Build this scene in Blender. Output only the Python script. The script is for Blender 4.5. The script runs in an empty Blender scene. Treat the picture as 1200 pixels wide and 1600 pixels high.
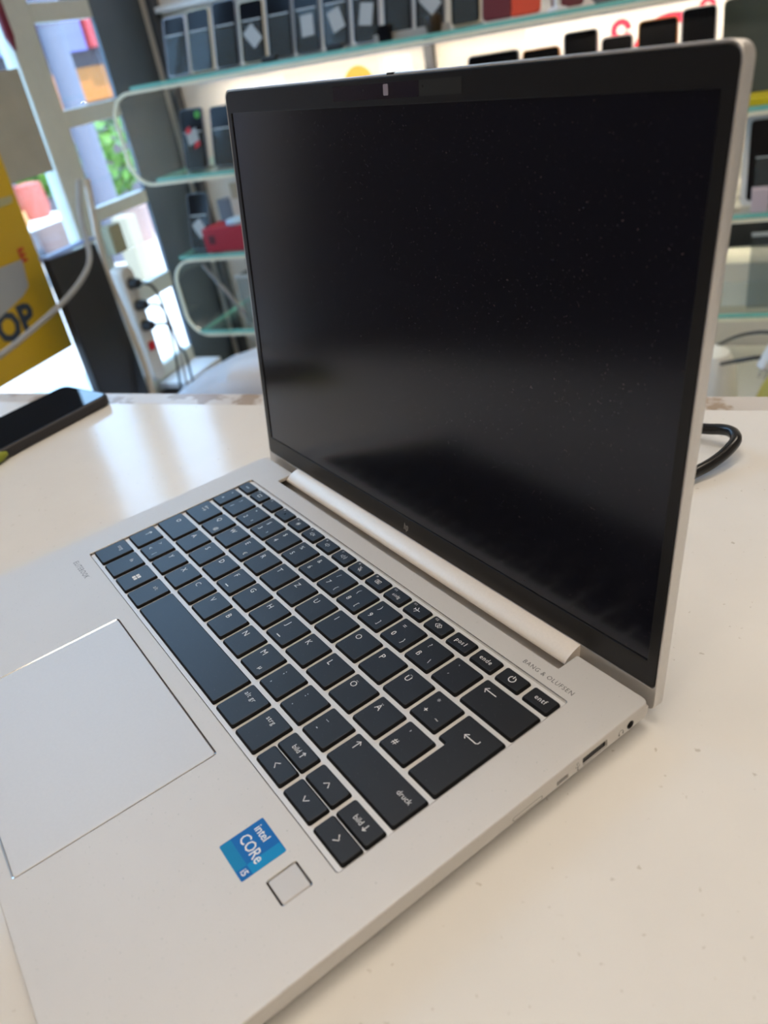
import bpy, math, random
from mathutils import Matrix, Vector
random.seed(5)
S = bpy.context.scene
COL = S.collection
T = 0.95                      # height of the counter top above the floor

# ------------------------------------------------------------------ camera
cam_d = bpy.data.cameras.new('camera')
cam = bpy.data.objects.new('camera', cam_d)
COL.objects.link(cam)
r0 = Vector((0.92393467, 0.34820254, -0.15842889))
r1 = Vector((0.0606652, -0.54226135, -0.83801692))
r2 = Vector((-0.37770949, 0.76466177, -0.52213784))
cm = Matrix((r0, -r1, -r2)).transposed().to_4x4()
cm.translation = Vector((0.21118083, -0.21895705, 0.24980279 + T))
cam.matrix_world = cm
cam_d.sensor_fit = 'VERTICAL'
cam_d.sensor_height = 36.0
cam_d.lens = 27.7391
cam_d.clip_start = 0.01
cam_d.clip_end = 200
cam_d.dof.use_dof = True
cam_d.dof.focus_distance = 0.37
cam_d.dof.aperture_fstop = 10.0
S.camera = cam

# ------------------------------------------------------------------ light
world = bpy.data.worlds.new('sky')
S.world = world
world.use_nodes = True
bg = world.node_tree.nodes['Background']
bg.inputs[0].default_value = (0.36, 0.62, 1.0, 1)
bg.inputs[1].default_value = 6.2
sun_d = bpy.data.lights.new('sun', 'SUN')
sun_d.energy = 7.0
sun_d.angle = 0.01
sun_d.color = (1.0, 0.95, 0.87)
sun = bpy.data.objects.new('sun', sun_d)
COL.objects.link(sun)
sun.rotation_euler = Vector((-0.40, 0.12, -0.92)).to_track_quat('-Z', 'Y').to_euler()
sun.location = (3, 0, 8)
S.view_settings.view_transform = 'Standard'
S.view_settings.look = 'None'
S.view_settings.gamma = 1.0
S.view_settings.use_curve_mapping = False
S.view_settings.exposure = 0.0
ADDED_LED = 75.0  # emission of the light strips added under the shelves
PANEL = 9.2                   # ceiling panel emission

# ------------------------------------------------------------------ materials
MATS = {}
def mat(name, c=(.5, .5, .5), rough=.5, metal=0., spec=.5, coat=0., var=0., vscale=40., bump=0., bscale=200., emit=0., trans=0., ior=1.45, alpha=1., stint=None):
    if name in MATS:
        return MATS[name]
    m = bpy.data.materials.new(name)
    m.use_nodes = True
    nt = m.node_tree
    b = nt.nodes['Principled BSDF']
    b.inputs['Base Color'].default_value = (*c, 1)
    b.inputs['Roughness'].default_value = rough
    b.inputs['Metallic'].default_value = metal
    b.inputs['Specular IOR Level'].default_value = spec
    b.inputs['Coat Weight'].default_value = coat
    b.inputs['Coat Roughness'].default_value = .08
    b.inputs['IOR'].default_value = ior
    b.inputs['Transmission Weight'].default_value = trans
    b.inputs['Alpha'].default_value = alpha
    if emit:
        b.inputs['Emission Color'].default_value = (*c, 1)
        b.inputs['Emission Strength'].default_value = emit
    tc = nt.nodes.new('ShaderNodeTexCoord')
    n = nt.nodes.new('ShaderNodeTexNoise')
    n.inputs['Scale'].default_value = vscale
    n.inputs['Detail'].default_value = 4
    nt.links.new(tc.outputs['Object'], n.inputs['Vector'])
    mix = nt.nodes.new('ShaderNodeMix')
    mix.data_type = 'RGBA'
    v = var or .03
    mix.inputs[6].default_value = (*[x * (1 - v) for x in c], 1)
    mix.inputs[7].default_value = (*[min(1, x * (1 + v)) for x in c], 1)
    nt.links.new(n.outputs['Fac'], mix.inputs[0])
    nt.links.new(mix.outputs[2], b.inputs['Base Color'])
    if bump:
        n2 = nt.nodes.new('ShaderNodeTexNoise')
        n2.inputs['Scale'].default_value = bscale
        nt.links.new(tc.outputs['Object'], n2.inputs['Vector'])
        bp = nt.nodes.new('ShaderNodeBump')
        bp.inputs['Strength'].default_value = bump
        bp.inputs['Distance'].default_value = .001
        nt.links.new(n2.outputs['Fac'], bp.inputs['Height'])
        nt.links.new(bp.outputs['Normal'], b.inputs['Normal'])
    if stint: b.inputs['Specular Tint'].default_value = (*stint, 1)
    MATS[name] = m
    return m

def glass(name, tint=(1, 1, 1), gloss=1.0, rough=0.0, haze=0.0, hazec=(.8, .85, .85)):
    if name in MATS:
        return MATS[name]
    m = bpy.data.materials.new(name)
    m.use_nodes = True
    nt = m.node_tree
    nt.nodes.remove(nt.nodes['Principled BSDF'])
    out = nt.nodes['Material Output']
    tr = nt.nodes.new('ShaderNodeBsdfTransparent')
    tr.inputs[0].default_value = (*tint, 1)
    gl = nt.nodes.new('ShaderNodeBsdfGlossy')
    gl.inputs['Color'].default_value = (gloss, gloss, gloss, 1)
    gl.inputs['Roughness'].default_value = rough
    lw = nt.nodes.new('ShaderNodeLayerWeight')
    lw.inputs[0].default_value = .5
    pw_ = nt.nodes.new('ShaderNodeMath'); pw_.operation = 'POWER'; pw_.inputs[1].default_value = 5
    fr = nt.nodes.new('ShaderNodeMath'); fr.operation = 'MULTIPLY_ADD'
    fr.inputs[1].default_value = .9; fr.inputs[2].default_value = .04
    nt.links.new(lw.outputs['Facing'], pw_.inputs[0])
    nt.links.new(pw_.outputs[0], fr.inputs[0])
    mx = nt.nodes.new('ShaderNodeMixShader')
    nt.links.new(fr.outputs[0], mx.inputs[0])
    nt.links.new(tr.outputs[0], mx.inputs[1])
    nt.links.new(gl.outputs[0], mx.inputs[2])
    last = mx
    if haze:
        df = nt.nodes.new('ShaderNodeBsdfDiffuse')
        df.inputs[0].default_value = (*hazec, 1)
        m2 = nt.nodes.new('ShaderNodeMixShader')
        m2.inputs[0].default_value = haze
        nt.links.new(mx.outputs[0], m2.inputs[1])
        nt.links.new(df.outputs[0], m2.inputs[2])
        last = m2
    nt.links.new(last.outputs[0], out.inputs[0])
    MATS[name] = m
    return m

def mask_mat(name, c1, c2, rough, scale, lo, hi, detail=6, coat=0., spec=.5, metal=0., bump=0.):
    """base colour c1 with spots of c2 where a noise passes lo..hi"""
    m = mat(name, c1, rough, metal, spec, coat)
    nt = m.node_tree
    b = nt.nodes['Principled BSDF']
    tc = nt.nodes['Texture Coordinate']
    n = nt.nodes.new('ShaderNodeTexNoise')
    n.inputs['Scale'].default_value = scale
    n.inputs['Detail'].default_value = detail
    nt.links.new(tc.outputs['Object'], n.inputs['Vector'])
    rp = nt.nodes.new('ShaderNodeMapRange')
    rp.inputs[1].default_value = lo
    rp.inputs[2].default_value = hi
    nt.links.new(n.outputs['Fac'], rp.inputs[0])
    mx = nt.nodes.new('ShaderNodeMix')
    mx.data_type = 'RGBA'
    nt.links.new(rp.outputs[0], mx.inputs[0])
    src = b.inputs['Base Color'].links[0].from_socket
    nt.links.new(src, mx.inputs[6])
    mx.inputs[7].default_value = (*c2, 1)
    nt.links.new(mx.outputs[2], b.inputs['Base Color'])
    if bump:
        bp = nt.nodes.new('ShaderNodeBump')
        bp.inputs['Strength'].default_value = bump
        bp.inputs['Distance'].default_value = .001
        n2 = nt.nodes.new('ShaderNodeTexNoise')
        n2.inputs['Scale'].default_value = 35
        n2.inputs['Detail'].default_value = 5
        nt.links.new(tc.outputs['Object'], n2.inputs['Vector'])
        nt.links.new(n2.outputs['Fac'], bp.inputs['Height'])
        nt.links.new(bp.outputs['Normal'], b.inputs['Normal'])
    return m

# ------------------------------------------------------------------ mesh helpers
def link(o, parent=None):
    COL.objects.link(o)
    if parent is not None:
        o.parent = parent
    return o

def tag(o, label, cat=None, group=None, kind=None):
    o['label'] = label
    if cat: o['category'] = cat
    if group: o['group'] = group
    if kind: o['kind'] = kind
    return o

def empty(name, label, cat, loc=(0, 0, 0), rot=(0, 0, 0), group=None):
    o = bpy.data.objects.new(name, None)
    o.empty_display_size = .02
    o.location = loc
    o.rotation_euler = rot
    link(o)
    return tag(o, label, cat, group)

class MB:
    def __init__(s): s.v = []; s.f = []
    def add(s, vs, fs):
        k = len(s.v)
        s.v += [tuple(p) for p in vs]
        s.f += [tuple(i + k for i in f) for f in fs]
        return s
    def box(s, x0, x1, y0, y1, z0, z1, M=None):
        vs = [Vector((x, y, z)) for z in (z0, z1) for y in (y0, y1) for x in (x0, x1)]
        if M is not None: vs = [M @ p for p in vs]
        return s.add(vs, [(0, 2, 3, 1), (4, 5, 7, 6), (0, 1, 5, 4), (2, 6, 7, 3), (0, 4, 6, 2), (1, 3, 7, 5)])
    def loft(s, loops, cap0=True, cap1=True):
        n = len(loops[0])
        k = len(s.v)
        for L in loops: s.v += [tuple(p) for p in L]
        for a in range(len(loops) - 1):
            for i in range(n):
                j = (i + 1) % n
                s.f.append((k + a * n + i, k + a * n + j, k + (a + 1) * n + j, k + (a + 1) * n + i))
        if cap0:
            q = len(s.v); s.v += [tuple(p) for p in loops[0]]
            s.f.append(tuple(q + i for i in reversed(range(n))))
        if cap1:
            q = len(s.v); s.v += [tuple(p) for p in loops[-1]]
            s.f.append(tuple(q + i for i in range(n)))
        return s
    def tube(s, pts, r, n=10, caps=True):
        pts = [Vector(p) for p in pts]
        loops = []
        up = Vector((0.13, 0.27, 0.95)).normalized()
        for i, p in enumerate(pts):
            d = (pts[min(i + 1, len(pts) - 1)] - pts[max(i - 1, 0)]).normalized()
            a = d.cross(up)
            if a.length < .05: a = d.cross(Vector((1, 0, 0)))
            a.normalize()
            b = d.cross(a)
            rr = r[i] if isinstance(r, (list, tuple)) else r
            loops.append([p + rr * (math.cos(t) * a + math.sin(t) * b) for t in [2 * math.pi * q / n for q in range(n)]])
        return s.loft(loops, caps, caps)
    def lathe(s, prof, n=24, c=(0, 0, 0)):
        loops = []
        for r, z in prof:
            loops.append([(c[0] + r * math.cos(2 * math.pi * q / n), c[1] + r * math.sin(2 * math.pi * q / n), c[2] + z) for q in range(n)])
        return s.loft(loops)
    def ribbon(s, pts, w, z=0.):
        pts = [Vector((p[0], p[1])) for p in pts]
        L = []; R = []
        for i, p in enumerate(pts):
            d = (pts[min(i + 1, len(pts) - 1)] - pts[max(i - 1, 0)]).normalized()
            nn = Vector((-d.y, d.x)) * w / 2
            L.append((p.x + nn.x, p.y + nn.y, z)); R.append((p.x - nn.x, p.y - nn.y, z))
        k = len(s.v); n = len(pts)
        s.v += L + R
        for i in range(n - 1):
            s.f.append((k + n + i, k + n + i + 1, k + i + 1, k + i))
        return s
    def build(s, name, m, parent=None, loc=None, rot=None, smooth=False, bevel=0., mesh_only=False):
        me = bpy.data.meshes.new(name)
        me.from_pydata(s.v, [], s.f)
        me.materials.append(m)
        me.validate()
        me.update()
        if smooth:
            me.polygons.foreach_set('use_smooth', [len(p.vertices) < 7 for p in me.polygons])
            me.set_sharp_from_angle(angle=math.radians(38))
        if mesh_only: return me
        o = bpy.data.objects.new(name, me)
        if loc is not None: o.location = loc
        if rot is not None: o.rotation_euler = rot
        link(o, parent)
        if bevel:
            bv = o.modifiers.new('bevel', 'BEVEL')
            bv.width = bevel; bv.segments = 2; bv.limit_method = 'ANGLE'
        return o

def obj(name, me, parent=None, loc=None, rot=None):
    o = bpy.data.objects.new(name, me)
    if loc is not None: o.location = loc
    if rot is not None: o.rotation_euler = rot
    return link(o, parent)

def rounded(cs, r, n=4):
    out = []
    k = len(cs)
    for i, p in enumerate(cs):
        rr = r[i] if isinstance(r, (list, tuple)) else r
        p = Vector(p); a = Vector(cs[i - 1]); b = Vector(cs[(i + 1) % k])
        if rr <= 0:
            out += [(p.x, p.y)] * (n + 1) if n else [(p.x, p.y)]
            continue
        A = p + (a - p).normalized() * rr
        B = p + (b - p).normalized() * rr
        for q in range(n + 1):
            t = q / n
            w = .29 * math.sin(math.pi * t) * .17
            c = A * (1 - t) ** 2 + p * 2 * t * (1 - t) + B * t * t
            c = c + (p - c) * -w
            out.append((c.x, c.y))
    return out

def rect(x0, x1, y0, y1): return [(x0, y0), (x1, y0), (x1, y1), (x0, y1)]
def rrect(x0, x1, y0, y1, r, n=4): return rounded(rect(x0, x1, y0, y1), r, n)

def inset(cs, d):
    k = len(cs); out = []
    for i in range(k):
        a = Vector(cs[i - 1]); p = Vector(cs[i]); b = Vector(cs[(i + 1) % k])
        d1 = (p - a).normalized(); d2 = (b - p).normalized()
        n1 = Vector((-d1.y, d1.x)); n2 = Vector((-d2.y, d2.x))
        q = p + n1 * d + n2 * d if abs(d1.dot(d2)) < .5 else p + n1 * d
        out.append((q.x, q.y))
    return out

def from_curve(cu):
    o = bpy.data.objects.new('tmp', cu)
    COL.objects.link(o)
    dg = bpy.context.evaluated_depsgraph_get()
    me = bpy.data.meshes.new_from_object(o.evaluated_get(dg))
    bpy.data.objects.remove(o)
    return me

def plate_mesh(outer, holes, z0, z1, bev, m, sc=1.):
    cu = bpy.data.curves.new('plate', 'CURVE')
    cu.dimensions = '2D'
    cu.fill_mode = 'BOTH'
    for loop in [outer] + holes:
        sp = cu.splines.new('POLY')
        sp.points.add(len(loop) - 1)
        for i, p in enumerate(loop): sp.points[i].co = (p[0] * sc, p[1] * sc, 0, 1)
        sp.use_cyclic_u = True
    h = (z1 - z0) / 2 * sc
    cu.extrude = h - bev * sc
    cu.bevel_depth = bev * sc
    cu.bevel_resolution = 1
    cu.offset = -bev * sc
    me = from_curve(cu)
    bpy.data.curves.remove(cu)
    zc = (z0 + z1) / 2 * sc
    for v in me.vertices: v.co.z += zc
    me.materials.clear()
    me.materials.append(m)
    return me

TXT = {}
def text_geo(s, size, align='CENTER', spacing=1.0, bold=0.):
    key = (s, size, align, spacing, bold)
    if key in TXT: return TXT[key]
    cu = bpy.data.curves.new('text', 'FONT')
    cu.body = s; cu.size = size; cu.align_x = align; cu.align_y = 'CENTER'
    cu.space_character = spacing
    cu.resolution_u = 2
    cu.offset = bold
    cu.fill_mode = 'FRONT'
    me = from_curve(cu)
    vs = [tuple(v.co) for v in me.vertices]
    fs = [tuple(p.vertices) for p in me.polygons]
    bpy.data.meshes.remove(me); bpy.data.curves.remove(cu)
    TXT[key] = (vs, fs)
    return TXT[key]

def put_text(mb, s, size, x, y, z=0., align='CENTER', spacing=1.0, bold=0., sx=1.):
    vs, fs = text_geo(s, size, align, spacing, bold)
    mb.add([(p[0] * sx + x, p[1] + y, p[2] + z) for p in vs], fs)

def W3(x, y, z): return Vector((x, y, z + T))

# ------------------------------------------------------------------ common materials
ALU = mask_mat('brushed_silver_aluminium', (.70, .675, .645), (.52, .53, .50), .54, 900, .68, .76, detail=2, metal=.38)
ALU_D = mat('silver_aluminium_lid', (.68, .655, .63), .40, .85, var=.04, vscale=600)
KEY = mask_mat('black_key_plastic', (.010, .011, .014), (.08, .08, .08), .38, 1500, .74, .8, detail=1, spec=.75)
KEYSIDE = mat('matte_black_key_side', (.006, .006, .007), .6, spec=.25)
KEYW = mat('legend_white', (.80, .80, .80), .5)
BLACK = mat('black_bezel', (.012, .012, .013), .32, spec=.45)
SCREEN = mask_mat('dark_screen', (.003, .003, .007), (.09, .065, .07), .17, 1300, .725, .80, detail=1, spec=.75)
SCREEN.node_tree.nodes['Principled BSDF'].inputs['Specular Tint'].default_value = (.80, .86, 1, 1)
DARK = mat('dark_cavity', (.004, .004, .004), .6)
RUBBER = mat('black_rubber', (.015, .015, .016), .42)
CHROME = mat('polished_chamfer', (.85, .85, .86), .14, 1.)
TABLE = mask_mat('white_laminate', (.77, .755, .725), (.58, .55, .50), .13, 260, .70, .76, detail=2, spec=.5, bump=.12)
EDGE = mask_mat('chipped_white_edge', (.60, .56, .52), (.36, .27, .19), .28, 34, .52, .58, detail=7)
WALL = mat('cream_wall', (.74, .69, .62), .8, var=.05, vscale=6)
CEIL = mat('white_ceiling', (.78, .75, .71), .9)
FLOOR = mat('grey_floor_tile', (.22, .21, .2), .45, var=.12, vscale=3)
FRAME = mat('grey_green_frame_paint', (.66, .69, .62), .5, var=.06)
PIER = mat('dark_blue_grey_panel', (.11, .145, .18), .22, var=.2, vscale=5)
PANE = glass('window_pane', (.97, .985, .975))
SHELF = glass('shelf_glass', (.965, .99, .98))
TEAL = mat('teal_glass_edge', (.22, .62, .54), .25, var=.12, vscale=9, spec=.6)
GLOW_EDGE = mat('cream_glow_edge', (.90, .89, .70), .35, var=.06)  # glow of light passing through the glass edge, put into a cream colour
ACRYL = glass('clear_acrylic', (.86, .89, .89), gloss=.25, haze=.10, hazec=(.34, .38, .38))
ACRYL_EDGE = mat('acrylic_edge', (.62, .66, .66), .3)
P_BLACK = mat('phone_black_glass', (.006, .006, .008), .15, spec=.25)
P_SILVER = mat('phone_silver_frame', (.62, .60, .62), .35, .6)
P_GOLD = mat('phone_gold_frame', (.72, .60, .42), .35, .6)
P_GREY = mat('phone_grey_frame', (.22, .23, .25), .35, .6)
WHITE = mat('white_plastic', (.78, .78, .76), .4)
CREAMP = mat('cream_card', (.78, .72, .62), .7)
RED = mat('red_card', (.42, .02, .04), .45)
ORANGE = mat('orange_plastic', (.85, .30, .04), .45)
ORED = mat('orange_red_case', (.78, .07, .02), .45)
DRED = mat('dark_red_case', (.13, .012, .02), .4)
YELLOW = mat('yellow_print', (.66, .42, .01), .5, var=.06, vscale=4)
YBAG = mat('yellow_bag_film', (.62, .52, .12), .4)
LABELG = mat('grey_price_label', (.42, .43, .42), .6)
BLUEW = mat('pale_blue_plastic', (.45, .66, .85), .4)
GREENS = mat('green_sticker', (.08, .36, .04), .5)
GREYC = mat('grey_cable', (.40, .39, .37), .5)
BEIGEC = mat('beige_cable', (.62, .57, .48), .5)

# ------------------------------------------------------------------ room
def struct(o, label=None):
    o['kind'] = 'structure'
    if label: o['label'] = label
    return o
XL, XR, YF, YB, H = -1.45, 2.6, -2.6, 2.16, 2.75
WY0, WY1, WZ0, WZ1 = .29, 1.925, .30, 2.66
struct(MB().box(XL - .1, XR, YF, YB, -.05, 0).build('floor', FLOOR), 'grey tiled shop floor behind the counter')
struct(MB().box(XL - .1, XR, YF, YB, H, H + .1).build('ceiling', CEIL), 'white ceiling with light panels')
struct(MB().box(XL, XR, YB, YB + .1, 0, H).build('wall_back', WALL), 'cream wall behind the glass shelves')
struct(MB().box(XR, XR + .1, YF, YB, 0, H).build('wall_right', WALL), 'cream side wall')
struct(MB().box(XL - .2, XR, YF - .1, YF, 0, H).build('wall_front', WALL), 'cream wall across the shop')
wl = MB()
wl.box(XL - .1, XL, YF, WY0, 0, H).box(XL - .1, XL, WY0, WY1, 0, WZ0).box(XL - .1, XL, WY0, WY1, WZ1, H)
struct(wl.build('wall_left', mat('slate_wall', (.13, .125, .14), .8)), 'slate grey wall around the shop window')
struct(MB().box(XL - .012, XL, WY1, YB, 0, H).build('trim_1', PIER), 'dark blue grey panel between window and shelves')
# the shop window: post, transoms and panes
win = bpy.data.objects.new('window_1', None); link(win); win['kind'] = 'structure'
win['label'] = 'shop window with grey green post and transoms facing the street'
PY0, PY1 = 1.585, 1.687
MB().box(XL - .045, XL, PY0, PY1, WZ0, WZ1).build('post', FRAME, win, bevel=.004)
rails = [(.385, .43), (.138, .183), (-.107, -.07), (-.37, -.32), (-.62, -.575)]
for a, b in rails:
    MB().box(XL - .03, XL, PY1, WY1, T + a, T + b).build('transom', FRAME, win, bevel=.003)
for a, b in ((WZ0, WZ0 + .04), (WZ1 - .04, WZ1)):
    MB().box(XL - .045, XL, WY0, WY1, a, b).build('frame_rail', FRAME, win, bevel=.003)
MB().box(XL - .045, XL, WY0, WY0 + .10, WZ0, WZ1).build('frame_stile', WHITE, win, bevel=.003)
MB().box(XL - .022, XL - .018, WY0 + .10, PY0, WZ0 + .04, WZ1 - .04).build('pane', PANE, win)
zs = [WZ0 + .04 - T] + [z for r in reversed(rails) for z in r] + [WZ1 - .04 - T]
for i in range(0, len(zs), 2):
    MB().box(XL - .022, XL - .018, PY1, WY1, T + zs[i], T + zs[i + 1]).build('pane', PANE, win)
# ceiling light panels
for x, y, lb in ((.7, -.9, 'in front of the counter'), (.95, 1.3, 'near the glass shelves'), (.1, .2, 'right above the laptop'), (-.4, -1.5, 'near the slate wall')):
    l = empty('ceiling_light', 'square white light panel in the ceiling ' + lb, 'ceiling light', (x, y, H), group='ceiling light panels')
    MB().box(-.32, .32, -.32, .32, -.03, 0).build('housing', WHITE, l)
    MB().box(-.29, .29, -.29, .29, -.036, -.031).build('diffuser', mat('lit_diffuser', (1, .86, .70), .5, emit=PANEL), l)

# ------------------------------------------------------------------ counter
ct = empty('counter', 'white laminate counter with chipped back edge under the laptop', 'counter', (0, 0, 0))
MB().box(-.47, 1.25, -1.0, .291, T - .035, T).build('worktop', TABLE, ct)
MB().box(-.47, 1.25, .291, .315, T - .035, T - .0006).build('edge_strip', EDGE, ct, bevel=.002)
MB().box(-.44, 1.22, -.72, .27, 0, T - .035).build('body', WHITE, ct)

# ------------------------------------------------------------------ laptop
A0 = math.radians(-33.54)
LP = empty('laptop', 'open silver laptop with black keyboard and dark screen on the white counter', 'laptop', W3(0, 0, 0), (0, 0, A0))
mm = .001
LW, LD = 315.6, 227.3
def L(x, y, z=0.): return ((x - 157.8) * mm, (y - 112.) * mm, (z + 14.5) * mm)
def Lp(pts): return [((x - 157.8), (y - 112.)) for x, y in pts]
KX0, KX1, KY0, KY1 = 21.6, 294.5, 95.9, 205.4
TX0, TX1, TY0, TY1 = 96.9, 217.3, 5.8, 87.6
NX0, NX1, NY = 37.8, 279.2, 216.0
outer = rounded([(0, 0), (LW, 0), (LW, LD), (NX1, LD), (NX1, NY), (NX0, NY), (NX0, LD), (0, LD)], [6, 6, 3.2, .8, .6, .6, .8, 3.2], 5)
key_hole = rrect(KX0, KX1, KY0, KY1, 1.2, 3)
tp_hole = rrect(TX0, TX1, TY0, TY1, 1.6, 3)
fp_hole = rrect(280.6, 292.2, 75.8, 87.7, 1.0, 3)
me = plate_mesh(Lp(outer), [Lp(key_hole), Lp(tp_hole), Lp(fp_hole)], 12.2, 14.5, .28, ALU, mm)
obj('deck', me, LP)
# keyboard tray, touchpad, fingerprint reader in their pockets
TRAY = mat('silver_keyboard_tray', (.78, .76, .74), .5, .45, var=.04, vscale=500)
MB().box(*[v for v in (L(KX0 - .5, 0)[0], L(KX1 + .5, 0)[0])], L(0, KY0 - .5)[1], L(0, KY1 + .5)[1], 12.5 * mm, 13.2 * mm).build('keyboard_tray', TRAY, LP)
def lo(pts, z): return [L(x, y, z) for x, y in pts]
def pad(name, x0, x1, y0, y1, g, r, ztop, m):
    mb = MB()
    p = rect(x0 + g, x1 - g, y0 + g, y1 - g)
    mb.loft([lo(rounded(p, r, 4), -2.0), lo(rounded(p, r, 4), ztop - .15), lo(rounded(inset(p, .18), r, 4), ztop)])
    o = mb.build(name, m, LP, smooth=True)
    fl = MB()
    fl.loft([lo(rounded(inset(rect(x0, x1, y0, y1), -.35), r + .3, 4), -1.5), lo(rounded(inset(rect(x0, x1, y0, y1), -.35), r + .3, 4), -1.0)])
    fl.build(name + '_gap', DARK, LP)
    return o
PADM = mat('silver_touchpad', (.68, .66, .64), .48, .36, var=.03, vscale=700)
pad('touchpad', TX0, TX1, TY0, TY1, .6, 1.2, -.10, PADM)
pad('fingerprint_reader', 280.6, 292.2, 75.8, 87.7, .6, .7, -.15, mat('fingerprint_plate', (.66, .63, .60), .45, .4))
# polished chamfer rims round the touchpad and the fingerprint reader
for (x0, x1, y0, y1, r) in ((TX0, TX1, TY0, TY1, 1.6), (280.6, 292.2, 75.8, 87.7, 1.0)):
    a = rect(x0, x1, y0, y1)
    mb = MB()
    mb.loft([lo(rounded(inset(a, -.06), r, 4), .015), lo(rounded(inset(a, .42), r, 4), -.28), lo(rounded(inset(a, .5), r, 4), -.8)], False, False)
    mb.build('chamfer_rim', CHROME, LP)
a = rect(KX0, KX1, KY0, KY1)
MB().loft([lo(rounded(inset(a, -.06), 1.2, 4), .012), lo(rounded(inset(a, .22), 1.1, 4), -.25), lo(rounded(inset(a, .5), 1., 4), -1.28)], False, False).build('tray_lip', mat('satin_lip', (.80, .77, .73), .22, .9), LP)
# lower shell
sh = MB()
o1 = rounded([(1.4, .4), (LW - 1.4, .4), (LW - 1.4, LD - .4), (1.4, LD - .4)], [6, 6, 3, 3], 5)
def ins2(dx, dy0, dy1): return rounded([(dx, dy0), (LW - dx, dy0), (LW - dx, LD - dy1), (dx, LD - dy1)], [8, 8, 5, 5], 5)
sh.loft([lo(ins2(.25, .25, .7), -6.86), lo(ins2(.2, .2, .6), -7.1), lo(ins2(2.2, 3.0, 2.6), -9.0), lo(ins2(9, 14, 8), -12.8)], True, True)
sh.build('lower_shell', ALU_D, LP, smooth=True)
MB().box(*[L(2, 0)[0], L(LW - 2, 0)[0]], L(0, 3)[1], L(0, NY - 2)[1], 7 * mm, 12.4 * mm).build('inner_tray', DARK, LP)
MB().box(L(NX0 - 3, 0)[0], L(NX1 + 3, 0)[0], L(0, NY - 3)[1], L(0, LD - 1.5)[1], 5.5 * mm, 7.6 * mm).build('hinge_trough', mat('hinge_trough_grey', (.035, .037, .036), .5), LP)
for x, y in ((30, 30), (LW - 30, 30)):
    MB().box(L(x - 12, 0)[0], L(x + 12, 0)[0], L(0, y - 3)[1], L(0, y + 3)[1], 0, 2.2 * mm).build('rubber_foot', RUBBER, LP)
MB().box(L(30, 0)[0], L(LW - 30, 0)[0], L(0, 196)[1], L(0, 202)[1], 0, 2.2 * mm).build('rubber_foot', RUBBER, LP)
# side walls: the right one has the port openings
def wallx(name, x, holes, th=1.2):
    # plate drawn in (y, z), then stood up
    m_ = plate_mesh(rounded([(2.2, -6.9), (LD - 2.6, -6.9), (LD - .6, -5.2), (LD - .5, -2.0), (2.2, -2.0)], [.3, 1.5, 1.2, .1, .1], 4), holes, 0, th, .02, ALU, 1.)
    for v in m_.vertices:
        y, z, t = v.co
        v.co = L(x + t - th, y, z)
    obj(name, m_, LP)
circ = [(216.5 + 1.9 * math.cos(t), -4.75 + 1.9 * math.sin(t)) for t in [2 * math.pi * q / 20 for q in range(20)]]
usb = rrect(190.3, 203.6, -7.0 + .55, -2.55, .5, 3)
lock = rrect(176.8, 182.9, -6.3, -4.2, .3, 2)
wallx('side_wall', LW, [circ, usb, lock])
m_left = MB().box(L(0, 0)[0], L(1.2, 0)[0], L(0, 2)[1], L(0, LD - 1)[1], (14.5 - 6.9) * mm, (14.5 - 2.0) * mm).build('side_wall', ALU, LP)
MB().box(L(2, 0)[0], L(LW - 2, 0)[0], L(0, .05)[1], L(0, 1.2)[1], (14.5 - 6.9) * mm, (14.5 - 2.0) * mm).build('front_wall', ALU, LP)
for xa, xb in ((1, NX0), (NX1, LW - 1)):
    MB().box(L(xa, 0)[0], L(xb, 0)[0], L(0, LD - 1.2)[1], L(0, LD - .3)[1], (14.5 - 6.9) * mm, (14.5 - 2.0) * mm).build('rear_wall', ALU, LP)
# port interiors
up = MB().box(L(LW - 7, 0)[0], L(LW - .9, 0)[0], L(0, 189.5)[1], L(0, 204.4)[1], 7.7 * mm, 7.9 * mm)
up.box(L(LW - 7, 0)[0], L(LW - 6.6, 0)[0], L(0, 189.5)[1], L(0, 204.4)[1], 7.9 * mm, 12.4 * mm)
for ya, yb in ((170, 186), (189.2, 189.9), (204.0, 205), (207, 224)): up.box(L(LW - 7, 0)[0], L(LW - 1.25, 0)[0], L(0, ya)[1], L(0, yb)[1], 7.7 * mm, 12.4 * mm)
up.box(L(LW - 7, 0)[0], L(LW - 1.25, 0)[0], L(0, 189)[1], L(0, 205)[1], 12.0 * mm, 12.4 * mm)
up.build('usb_port', DARK, LP)['label'] = 'rectangular usb port'
MB().box(L(LW - 6, 0)[0], L(LW - 1.0, 0)[0], L(0, 191.4)[1], L(0, 202.4)[1], 8.5 * mm, 9.6 * mm).build('usb_tongue', mat('usb_tongue', (.05, .05, .055), .35), LP)
MB().box(L(LW - 1.1, 0)[0], L(LW - .75, 0)[0], L(0, 190.6)[1], L(0, 203.3)[1], 7.95 * mm, 8.25 * mm).build('usb_contact', CHROME, LP)
jk = MB()
jk.lathe([(2.25, -1.3), (2.25, -.02), (1.75, .12), (1.5, -.1), (1.45, -2.2)], 22)
jo = jk.build('audio_jack', mat('jack_ring', (.05, .05, .05), .3, .3), LP, L(LW - .1, 216.5, -4.75), (0, math.pi / 2, 0), smooth=True)
jo.scale = (mm, mm, mm)
sim = MB()
sl = rrect(155.0, 169.6, -6.6, -4.6, 1.0, 4)
sl2 = inset(rect(155.0, 169.6, -6.6, -4.6), .2)
sl2 = rounded(sl2, .9, 4)
sim.loft([[L(LW + .004, y, z) for y, z in sl], [L(LW + .004, y, z) for y, z in sl2]], False, False)
sim.build('card_slot_outline', mat('slot_line', (.10, .095, .09), .5), LP)
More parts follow.
